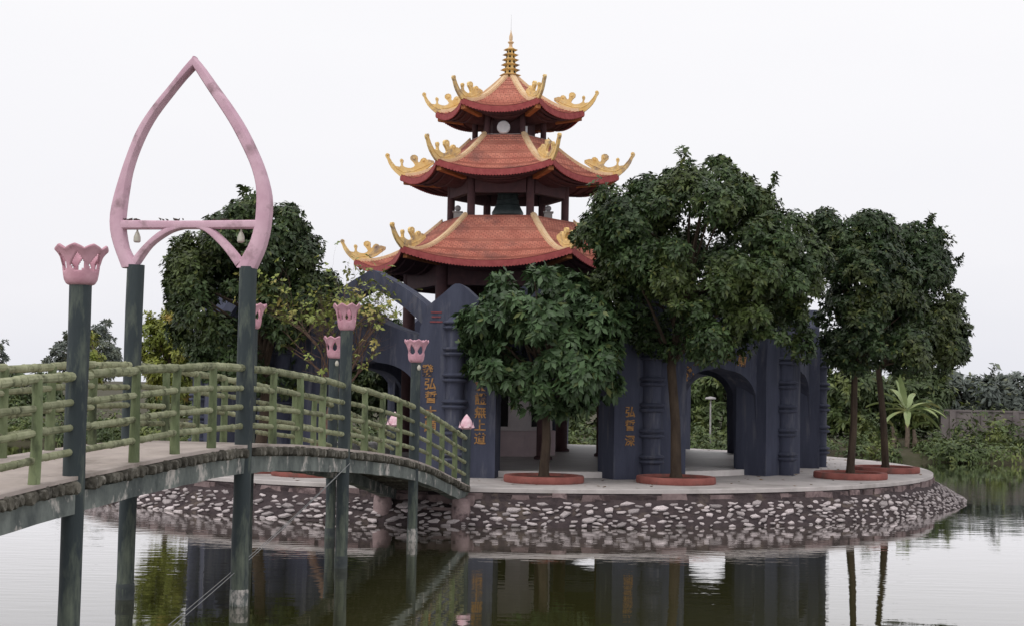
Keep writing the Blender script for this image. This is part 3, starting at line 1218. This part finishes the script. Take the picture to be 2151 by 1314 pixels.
def arch_bot(x):
    a = abs(x)
    if a >= 1.24:
        return 0.0
    q = a / 1.24
    return lz(2.3) + .8 * (1 - q ** 2.6) ** .5 + .05 * max(0, 1 - q * 5)


def arch_top(x):
    return lz(4.1) - abs(x) / 1.55 * .5 - .04 * math.sin(PI * abs(x) / 1.55)


RM = RA * math.cos(rad(15)) - .02
vs, fs = [], []
for x in xs:
    for y in (-RM, -RM + .72):
        vs += [(x, y, arch_bot(x)), (x, y, arch_top(x))]
for i in range(62):
    o, q = i * 4, i * 4 + 4
    fs += [(o, q, q + 1, o + 1), (o + 2, o + 3, q + 3, q + 2), (o, o + 2, q + 2, q), (o + 1, q + 1, q + 3, o + 3)]
fs += [(0, 1, 3, 2), (248, 250, 251, 249)]
AW.add(vs, fs)
awall = AW.build('arch_wall', M['wall'], ARC)
fixn(awall.data)
b = MB()
up = [(0, 5.14), (.08, 5.12), (.22, 5.04), (.5, 4.9), (.9, 4.68), (1.3, 4.4), (1.65, 4.08), (1.9, 3.7)]
lo = [(0, 4.72), (.1, 4.7), (.25, 4.63), (.5, 4.5), (.85, 4.28), (1.15, 4.05), (1.42, 3.76), (1.6, 3.45)]
poly = [(x, lz(z)) for x, z in up] + [(x, lz(z)) for x, z in lo[::-1]]
poly2 = [(-x, z) for x, z in poly]
b.prism(poly, (0, -RM, 0), (1, 0, 0), (0, 0, 1), (0, 1, 0), .06, .5)
b.prism(poly2, (0, -RM, 0), (1, 0, 0), (0, 0, 1), (0, 1, 0), .06, .5)
petal = b.build('petal_gable', M['wall'], ARC)
fixn(petal.data)


def glyph(ch, size, m, parent, loc, rot=0.0):
    cu = bpy.data.curves.new('char', 'FONT')
    cu.body = ch
    cu.size = size
    cu.extrude = .008
    cu.offset = size * .018
    cu.align_x = 'CENTER'
    cu.align_y = 'CENTER'
    o = bpy.data.objects.new('char', cu)
    COL.objects.link(o)
    bpy.context.view_layer.update()
    me = bpy.data.meshes.new_from_object(o.evaluated_get(bpy.context.evaluated_depsgraph_get()))
    bpy.data.objects.remove(o)
    me.materials.clear()
    me.materials.append(m)
    c = link('character', me, parent, loc)
    c.rotation_euler = (PI / 2, rot, 0)
    return c


piers = {}
for k in range(12):
    a = DEL + rad(30 * k)
    p = pier if k == 0 else copy_tree(pier, ARC)
    p.rotation_euler = (0, 0, a)
    piers[k] = p
    for src in (awall, petal):
        c = src if k == 0 else copy_tree(src, ARC)
        c.rotation_euler = (0, 0, a + rad(15))
        if src is awall and k == 1:
            arch1 = c
ZC = lambda y: lz(atY(965, y, 29.8).z)
for ch, x, y in zip('發弘誓大願', (-.62, -.55, -.53, -.53, -.53), (780, 808, 836, 868, 897)):
    glyph(ch, .27, M['gold'], piers[0], (x, -RA - .006, ZC(y)))
for ch, y in zip('求證無上道', (811, 838, 866, 893, 921)):
    glyph(ch, .26, M['gold'], piers[0], (.55, -RA - .006, ZC(y)))
glyph('三', .3, M['redch'], piers[0], (-.45, -RA - .006, ZC(668)))
ZC2 = lambda y: lz(atY(1362, y, 30.4).z)
for ch, y in zip('弘誓深', (866, 894, 926)):
    glyph(ch, .25, M['gold'], piers[1], (-.5, -RA - .006, ZC2(y)))
for ch, x, z, r in (('陀', -.98, 2.98, -.5), ('彌', -.72, 3.3, -.2), ('阿', -.3, 3.42, -.06), ('無', .3, 3.42, .06), ('南', .72, 3.3, .2)):
    glyph(ch, .3, M['gold'], arch1, (x, -RM - .006, lz(z)), r)

# ------------------------------------------------------------------ planters
PLN = [(.72, 28.85, 'front red ring planter of the small leafy tree nearest the bridge landing'), (3.5, 29.3, 'red ring planter round the largest tree trunk on the island front'),
       (7.84, 32.1, 'red ring planter round the slim trunk near the right end of the paving'), (9.4, 34.9, 'red ring planter farthest right, behind the neighbouring one'),
       (-5.5, 30.6, 'red ring planter under the dark tree, glimpsed below the bridge beam'), (-4.2, 29.6, 'red ring planter below the bridge with the bare-branched tree')]
P0 = None
for i, (x, y, lab) in enumerate(PLN):
    if P0 is None:
        P0 = thing('ring_planter', (x, y, DZ), lab, 'planter', 'red ring planters on the island')
        b = MB()
        b.lathe([(.66, 0), (.82, .002), (.835, .03), (.83, .125), (.815, .145), (.7, .145), (.685, .135), (.66, .0)], 40)
        rr_ = b.build('ring', M['planter'], P0, smooth=True)
        fixn(rr_.data)
        b = MB()
        b.lathe([(.68, .06), (.5, .1), (.2, .12), (.02, .13)], 24)
        b.build('soil', M['soil'], P0, smooth=True)
        r = P0
    else:
        r = copy_tree(P0)
        r.location = (x, y, DZ)
        r['label'] = lab
        r.rotation_euler = (0, 0, i * .9)


# ------------------------------------------------------------------ trees
def leaf_mesh(name, P, Dn, L, nl, seed, wid=.36, droop=.25, spread=(55, 100)):
    """rosettes of nl leaf-shaped quads at points P facing Dn, as one mesh"""
    r = np.random.default_rng(seed)
    n = len(P)
    P = np.repeat(P, nl, 0)
    A = np.repeat(Dn, nl, 0)
    rv = r.normal(size=(n * nl, 3))
    rdl = np.cross(A, rv)
    rdl /= np.linalg.norm(rdl, axis=1, keepdims=True) + 1e-9
    t = np.radians(r.uniform(spread[0], spread[1], n * nl))[:, None]
    d = A * np.cos(t) + rdl * np.sin(t)
    d[:, 2] -= droop * r.uniform(.3, 1.4, n * nl)
    d /= np.linalg.norm(d, axis=1, keepdims=True)
    side = np.cross(d, A + .25 * rv)
    side /= np.linalg.norm(side, axis=1, keepdims=True) + 1e-9
    ll = L * r.uniform(.6, 1.25, (n * nl, 1))
    wd = ll * wid * .5
    nrm = np.cross(side, d)
    v = np.empty((n * nl, 4, 3), np.float32)
    v[:, 0] = P
    v[:, 1] = P + d * ll * .52 + side * wd - nrm * ll * .05
    v[:, 2] = P + d * ll - np.array([0, 0, 1]) * ll * .12
    v[:, 3] = P + d * ll * .52 - side * wd - nrm * ll * .05
    m = n * nl
    me = bpy.data.meshes.new(name)
    me.vertices.add(m * 4)
    me.vertices.foreach_set('co', v.reshape(-1))
    me.loops.add(m * 4)
    me.loops.foreach_set('vertex_index', np.arange(m * 4, dtype=np.int32))
    me.polygons.add(m)
    me.polygons.foreach_set('loop_start', np.arange(0, m * 4, 4, dtype=np.int32))
    me.update()
    return me


def tree(name, label, rows, Y, base, tr, L, lm, seed, top_px=None, dens=42, rc=.42, nl=6, nc=None, bark='bark', group=None, depth=.95, wid=.36, fill=1.0, spur=10, yoff=0.0, loose=1.0, grow=1.0):
    """rows: (photo y, left x, right x) outline of the crown at distance Y -> a crown of leaf clumps round a real volume"""
    r = np.random.default_rng(seed)
    R_ = [(atY((a + c) / 2, y, Y), (c - a) / 2 * Y / FPX) for y, a, c in rows]
    zs = np.array([p.z for p, _ in R_])[::-1]
    cx = np.array([p.x for p, _ in R_])[::-1]
    hw = np.array([h for _, h in R_])[::-1]
    B = Vector(base)
    root = thing(name, B, label, 'tree', group)
    area = np.trapezoid(hw, zs) * 2 if hasattr(np, 'trapezoid') else np.trapz(hw, zs) * 2
    nc = nc or int(area * 15.0 * fill / (rc / .42) ** 2)
    zz = r.uniform(zs[0], zs[-1], nc * 6)
    keep = r.uniform(0, hw.max(), nc * 6) < np.interp(zz, zs, hw) * .8 + hw.max() * .12
    zz = zz[keep][:nc]
    h = np.interp(zz, zs, hw)
    c_ = np.interp(zz, zs, cx)
    an = r.uniform(0, 2 * PI, len(zz))
    ph = r.uniform(0, 2 * PI, 8)
    zn = (zz - zs[0]) / (zs[-1] - zs[0])
    lump = (np.sin(2 * an + ph[0] + 5 * zn) + np.sin(3 * an + ph[1] - 7 * zn) + np.sin(11 * zn + ph[2] + an) + .7 * np.sin(5 * an + 13 * zn + ph[3])) / 3.7
    ok = lump + r.uniform(-.5, .5, len(zz)) > -.52 * loose
    zz, h, c_, an, lump = zz[ok], h[ok], c_[ok], an[ok], lump[ok]
    h = h * (grow + .13 * lump * loose)
    rcs = rc * r.uniform(.42, 1.3, len(zz)) * np.clip(.3 + h / (hw.max() * 1.1), .33, 1)
    q = np.sqrt(r.uniform(.3, 1.0, len(zz)))
    hh = np.maximum(h - rcs * .55, .03)
    C = np.stack([c_ + np.cos(an) * hh * q, Y + yoff + np.sin(an) * hh * q * depth, zz], 1)
    PP, DD = [], []
    for i in range(len(C)):
        m = max(6, int(4 * PI * rcs[i] ** 2 * dens))
        d = r.normal(size=(m, 3))
        out = np.array([math.cos(an[i]), math.sin(an[i]), .55])
        d += out * .75
        d /= np.linalg.norm(d, axis=1, keepdims=True)
        k = r.uniform(.55, 1.08, (m, 1))
        PP.append(C[i] + d * rcs[i] * k * np.array([1, 1, .82]))
        DD.append(d + np.array([0, 0, .35]))
    for i in range(spur):          # shoots that break the outline
        j = r.integers(len(C))
        d = np.array([math.cos(an[j]) * .7, math.sin(an[j]) * .5, 1.0]) + r.normal(size=3) * .2
        d /= np.linalg.norm(d)
        if zz[j] < zs[0] + (zs[-1] - zs[0]) * .45:
            continue
        for s in np.linspace(.5, 1.75, 12):
            PP.append((C[j] + d * rcs[j] * s)[None] + r.normal(size=(2, 3)) * .05)
            DD.append(np.repeat((d + r.normal(size=3) * .4)[None], 2, 0))
    P = np.concatenate(PP)
    D = np.concatenate(DD)
    D /= np.linalg.norm(D, axis=1, keepdims=True)
    P = P - np.array(B)
    me = leaf_mesh('crown', P.astype(np.float64), D, L, nl, seed + 1, wid)
    me.materials.append(M[lm])
    link('crown', me, root)
    # trunk with limbs reaching into the clumps
    b = MB()
    topz = zs[0] + (zs[-1] - zs[0]) * .55
    tp = Vector(top_px) if top_px else Vector((float(np.interp(zs[0], zs, cx)), Y, zs[0] + .2))
    apex = Vector((float(np.interp(topz, zs, cx)), Y + yoff, topz))
    path = [B + Vector((0, 0, -.05)), B + Vector((0, 0, .12)), B * .5 + tp * .5 + Vector((tr * .35, 0, 0)), tp, tp * .5 + apex * .5, apex]
    b.tube(path, [tr * 1.45, tr * 1.08, tr * .95, tr * .85, tr * .6, tr * .2], 10, jit=.05)
    order = r.permutation(len(C))[:26]
    for i in order:
        c = Vector(C[i])
        f = r.uniform(0, .9)
        s = tp * (1 - f) + apex * f
        if s.z > c.z:
            s = tp + (apex - tp) * max(0, min(.9, (c.z - tp.z) / max(.1, apex.z - tp.z) - .15))
        mid = s * .5 + c * .5 + Vector((0, 0, .12))
        b.tube([s, mid, c], [tr * .42, tr * .26, tr * .08], 6)
    b.build('trunk', M[bark], root, True, True)
    return root


ISG = 'trees in the island planters'
tree('island_tree', 'small tree with large deep green leaves beside the bridge landing, in front of the arcade',
     [(568, 1075, 1120), (590, 1040, 1225), (618, 1000, 1275), (660, 972, 1295), (720, 968, 1305), (765, 985, 1335), (800, 1030, 1325), (835, 1062, 1250), (865, 1120, 1190)],
     28.85, (.72, 28.85, DZ + .1), .1, .2, 'leafB', 21, atY(1146, 850, 28.85), 30, .36, 6, bark='bark', group=ISG, wid=.46, fill=.8, spur=8, grow=1.0)
tree('island_tree', 'largest round-crowned green tree on the island, right of the pagoda',
     [(325, 1488, 1508), (352, 1425, 1540), (385, 1350, 1570), (418, 1275, 1630), (450, 1228, 1695), (492, 1208, 1715), (540, 1205, 1725), (600, 1230, 1735), (660, 1270, 1735), (690, 1285, 1725), (718, 1300, 1715), (742, 1340, 1690)],
     29.6, (3.5, 29.3, DZ + .1), .11, .125, 'leafC', 33, atY(1410, 770, 29.4), 58, .46, 6, group=ISG, wid=.44, spur=24, loose=.55, grow=1.02, fill=1.15)
tree('island_tree', 'dark tree on a slim trunk, left one of the right-hand pair on the island',
     [(440, 1765, 1790), (458, 1712, 1862), (490, 1704, 1885), (540, 1704, 1905), (620, 1706, 1935), (700, 1722, 1952), (755, 1735, 1950), (792, 1775, 1890)],
     32.1, (7.84, 32.1, DZ + .1), .085, .125, 'leafD', 45, atY(1795, 790, 32.1), 58, .42, 6, group=ISG, wid=.44, spur=22, loose=.5, grow=.98, fill=1.15)
tree('island_tree', 'dark tree farthest right on the island, its crown hanging over the water',
     [(458, 1925, 1945), (478, 1880, 1965), (510, 1850, 1985), (555, 1815, 2005), (605, 1805, 2025), (655, 1805, 2036), (705, 1815, 2046), (745, 1840, 2032), (778, 1870, 1985)],
     34.9, (9.4, 34.9, DZ + .1), .085, .125, 'leafD', 57, atY(1846, 780, 34.9), 58, .42, 6, group=ISG, wid=.44, spur=22, loose=.5, grow=.98, fill=1.15)
tree('island_tree', 'big dark green tree behind the pink arch, left of the pagoda',
     [(408, 572, 600), (432, 500, 632), (470, 425, 665), (520, 372, 680), (570, 348, 690), (620, 338, 700), (680, 345, 700), (730, 375, 700), (785, 420, 690), (815, 470, 640)],
     31.2, (-5.5, 30.6, DZ + .1), .13, .13, 'leafA', 69, atY(560, 800, 30.8), 56, .44, 6, group=ISG, wid=.44, spur=22, loose=.5, grow=.98, fill=1.15)
tree('island_tree', 'small yellow-green tree with russet leaves behind the left post of the arch',
     [(638, 345, 368), (665, 318, 392), (700, 302, 405), (745, 298, 412), (790, 305, 415), (830, 320, 400)],
     40, (-10.0, 40, DZ), .08, .16, 'leafY', 71, None, 30, .36, 5, group=ISG, spur=8)


tree('island_tree', 'dark tree added behind the arcade to darken the view through its left arch',  # added tree, blocks the sky so the left arch reads dark inside
     [(668, 770, 830), (700, 700, 890), (750, 670, 930), (810, 670, 930), (860, 700, 900)],
     47.6, (-4.4, 47.6, DZ), .11, .17, 'leafA', 83, None, 34, .46, 5, group=ISG, wid=.44)


# bare-branched young tree in front of the arcade
def twig_tree(base, label, seed):
    r = random.Random(seed)
    root = thing('branchy_tree', base, label, 'tree', ISG)
    b = MB()
    tips, dirs = [], []

    def grow(p, d, ln, rd, lv):
        pts, rs = [p], [rd]
        q = p
        dd = d
        n = 4
        for i in range(n):
            dd = (dd + Vector((r.uniform(-.22, .22), r.uniform(-.22, .22), r.uniform(-.1, .16)))).normalized()
            q = q + dd * ln / n
            pts.append(q)
            rs.append(rd * (1 - .45 * (i + 1) / n))
            if lv >= 2 and r.random() < .55:
                tips.append(q + Vector((r.uniform(-.06, .06), r.uniform(-.06, .06), .02)))
                dirs.append(dd)
        b.tube(pts, rs, 5 if lv else 7, cap=False)
        if lv == 4:
            return
        for _ in range((7, 5, 4, 3)[lv]):
            k = r.choice((2, 3, 4)) if lv else 4
            nd = (dd * .75 + Vector((r.uniform(-1, 1), r.uniform(-.8, .8), r.uniform(-.25, .75)))).normalized()
            if lv == 0:
                nd = Vector((r.uniform(-.5, 1.35), r.uniform(-.8, .4), r.uniform(.35, 1.2))).normalized()
            grow(pts[k], nd, ln * r.uniform(.55, .85), rs[k] * .62, lv + 1)
    grow(Vector((0, 0, -.05)), Vector((.22, 0, 1)), 1.8, .09, 0)
    b.build('branches', M['twig'], root, smooth=True)
    k = [i for i in range(len(tips)) if r.random() < (.2 if tips[i].z < 3.1 else .55)]
    me = leaf_mesh('leaves', np.array([tips[i] for i in k]), np.array([dirs[i] for i in k]), .105, 5, seed, .5)
    me.materials.append(M['leafF'])
    link('leaves', me, root)
    return root


twig_tree(Vector((-4.2, 29.6, DZ + .1)), 'sparse tree with bare brown twigs and yellow-green leaves between dark tree and pagoda', 5)

# ------------------------------------------------------------------ far bank vegetation
r = np.random.default_rng(9)
P, D = [], []
for i in range(900):
    x = r.uniform(-44, 44)
    dy = 6 * r.uniform(0, 1) ** 1.4
    y = bank_edge(x) + .55 + dy
    h = r.uniform(.35, 1.0) * (1.0 + .5 * math.sin(x * .7) ** 2) * (.62 + .12 * dy)
    w_ = r.uniform(.4, .8)
    if x > 17 and 58 < y:
        h *= r.uniform(1.0, 2.1)
    m = 46
    d = r.normal(size=(m, 3))
    d[:, 2] = np.abs(d[:, 2])
    d /= np.linalg.norm(d, axis=1, keepdims=True)
    P.append(np.array([x, y, .08]) + d * np.array([w_, w_, h + .15]) * r.uniform(.6, 1.05, (m, 1)))
    D.append(d)
me = leaf_mesh('bank_undergrowth', np.concatenate(P), np.concatenate(D), .22, 4, 10, .34)
me.materials.append(M['leafbank'])
tag(link('bank_undergrowth', me), 'mixed green shrubs and grass along the far bank', 'undergrowth', kind='stuff')

FT = 'trees beyond the far bank'
for i, (lab, rows_, Y, lm_) in enumerate([
    ('dark round tree behind the grey wall at the right edge of the view', [(800, 2120, 2190), (825, 2070, 2230), (860, 2060, 2240), (885, 2080, 2220)], 66, 'leafhaze'),
    ('dark spreading tree behind the grey wall, right of the banana plant', [(786, 1990, 2030), (812, 1965, 2085), (845, 1955, 2100), (880, 1970, 2090)], 65, 'leafhaze'),
    ('low brownish tree standing directly behind the banana plant', [(790, 1890, 1960), (820, 1860, 1985), (860, 1850, 1990), (905, 1870, 1980)], 63, 'leafbank'),
    ('leafy tree beyond the water seen between the slim island trunks', [(788, 1760, 1830), (815, 1725, 1870), (860, 1720, 1880), (905, 1740, 1860)], 62, 'leafbank'),
    ('tree beyond the water filling the right arch of the arcade', [(778, 1480, 1600), (810, 1440, 1690), (860, 1430, 1700), (915, 1450, 1680)], 64, 'leafbank'),
    ('tree beyond the water glimpsed through the middle of the arcade', [(778, 1160, 1290), (815, 1120, 1330), (870, 1110, 1340), (920, 1130, 1320)], 64, 'leafbank'),
    ('airy tree, its green paled by painted haze, far away behind the nearest lamp post', [(674, 205, 228), (698, 150, 240), (725, 105, 256), (755, 98, 262), (785, 120, 240)], 92, 'leafhaze'),
    ('yellowish slim far tree right of the nearest lamp post', [(700, 185, 205), (730, 178, 215), (770, 176, 220), (800, 180, 215)], 84, 'leafY'),
    ('far tree cut by the left edge of the picture', [(692, -40, 0), (715, -70, 20), (742, -70, 16), (775, -50, -5)], 88, 'leafhaze'),
    ('low far tree behind the bridge railing at the left', [(790, 20, 90), (815, -20, 140), (850, -30, 150), (890, 0, 120)], 70, 'leafbank'),
    ('low far tree behind the railing under the pink arch', [(785, 380, 500), (815, 330, 560), (860, 320, 570), (900, 350, 540)], 70, 'leafbank'),
]):
    far = Y > 80
    bx_ = atY((rows_[-1][1] + rows_[-1][2]) / 2, 800, Y).x
    tree('far_tree', lab, rows_, Y, (bx_, Y, .8), .14, .34 if not far else .32, lm_, 200 + i * 3, None, 9 if far else 11, .75 if not far else .5, 5, None, 'palebark' if far else 'bark', FT, fill=(1.15 if not far else .5), spur=6)

# old wall on the right bank
wl = thing('boundary_wall', atY(2100, 890, 61.5) * Vector((1, 1, 0)) + Vector((0, 0, .7)), 'weathered grey boundary wall with pilasters on the right-hand bank', 'wall')
x0, x1 = atY(1975, 890, 61.5).x, atY(2240, 890, 61.5).x
b = MB()
b.box(((x0 + x1) / 2, 61.5, 1.25), (x1 - x0, .22, 1.35))
b.build('wall_panel', M['farwall'], wl, True)
b = MB()
b.box(((x0 + x1) / 2, 61.5, 1.965), (x1 - x0 + .1, .3, .08))
b.build('wall_cap', M['farwall'], wl, True)
for k in range(4):
    b = MB()
    b.box((x0 + (x1 - x0) * (k + .35) / 4, 61.42, 1.28), (.26, .26, 1.42))
    b.build('pilaster', M['farwall'], wl, True)

# banana plant
bn = atY(1905, 940, 57.5)
ban = thing('banana_plant', (bn.x, 57.5, .4), 'pale green banana plant with broad drooping leaves on the far bank', 'banana plant')
rg = random.Random(4)
for k, (dx, h) in enumerate(((0, 1.5), (-.55, .9), (.3, .8))):
    b = MB()
    b.tube([(dx, 0, -.1), (dx + .03, 0, h * .5), (dx + rg.uniform(-.08, .08), 0, h)], [.11, .09, .06], 9)
    b.build('stem', M['palebark'], ban, smooth=True)
for k in range(21):
    main = k < 17
    dx, h = (0, 1.45) if main else ((-.55, .85) if k < 19 else (.3, .75))
    az = 2 * PI * k / 11 + rg.uniform(-.2, .2)
    el = rg.choice((.25, .6, .8, 1.1, 1.3)) if main else rg.uniform(.5, 1.1)
    ln = rg.uniform(1.4, 1.9) if main else rg.uniform(.7, 1.0)
    d = Vector((math.cos(az) * math.cos(el), math.sin(az) * math.cos(el), math.sin(el)))
    sd_ = Vector((-math.sin(az), math.cos(az), 0))
    p = Vector((dx, 0, h))
    vs = []
    nseg = 9
    for i in range(nseg + 1):
        u = i / nseg
        wv = .15 * (math.sin(PI * min(1, u * .93 + .05)) ** .6) * (1 if u > .12 else .15) * (1 if main else .7)
        jag = rg.uniform(.8, 1.05)
        up_ = Vector((0, 0, .07))
        vs += [p + sd_ * wv * jag + up_ * 1, p, p - sd_ * wv * jag + up_]
        d = (d + Vector((0, 0, -.15 if el < 1.2 else -.09))).normalized()
        p = p + d * ln / nseg
    b = MB()
    b.add(vs, [(3 * i, 3 * i + 1, 3 * i + 4, 3 * i + 3) for i in range(nseg)] + [(3 * i + 1, 3 * i + 2, 3 * i + 5, 3 * i + 4) for i in range(nseg)])
    b.build('leaf', M['leafban'], ban, smooth=True)

# slim white lamp pole far behind the right arch
lp = atY(1492, 900, 56.5)
lr = thing('light_pole', (lp.x, 56.5, .4), 'slim pale grey light pole on the far bank seen through the right arch', 'light pole')
b = MB()
b.tube([(0, 0, -.1), (0, 0, 1.9)], [.04, .03], 8)
b.build('pole', M['globe'], lr, smooth=True)
b = MB()
b.lathe([(.05, 1.86), (.22, 1.9), (.2, 1.96), (.03, 2.0)], 12)
b.build('lamp_head', M['globe'], lr, smooth=True)

# fallen leaves on the paving
r = np.random.default_rng(77)
an = r.uniform(-PI, PI, 420)
rr_ = r.uniform(7.9, 10.95, 420)
P = np.stack([IC.x + rr_ * np.sin(an), IC.y - rr_ * np.cos(an), np.full(420, DZ + .012)], 1)
D = np.tile(np.array([[0, 0, 1.0]]), (420, 1))
me = leaf_mesh('fallen_leaves', P, D, .11, 1, 78, .5, 0.0, (84, 92))
me.materials.append(M['dryleaf'])
tag(link('fallen_leaves', me), 'dry brown leaves scattered over the island paving', 'leaves', kind='stuff')
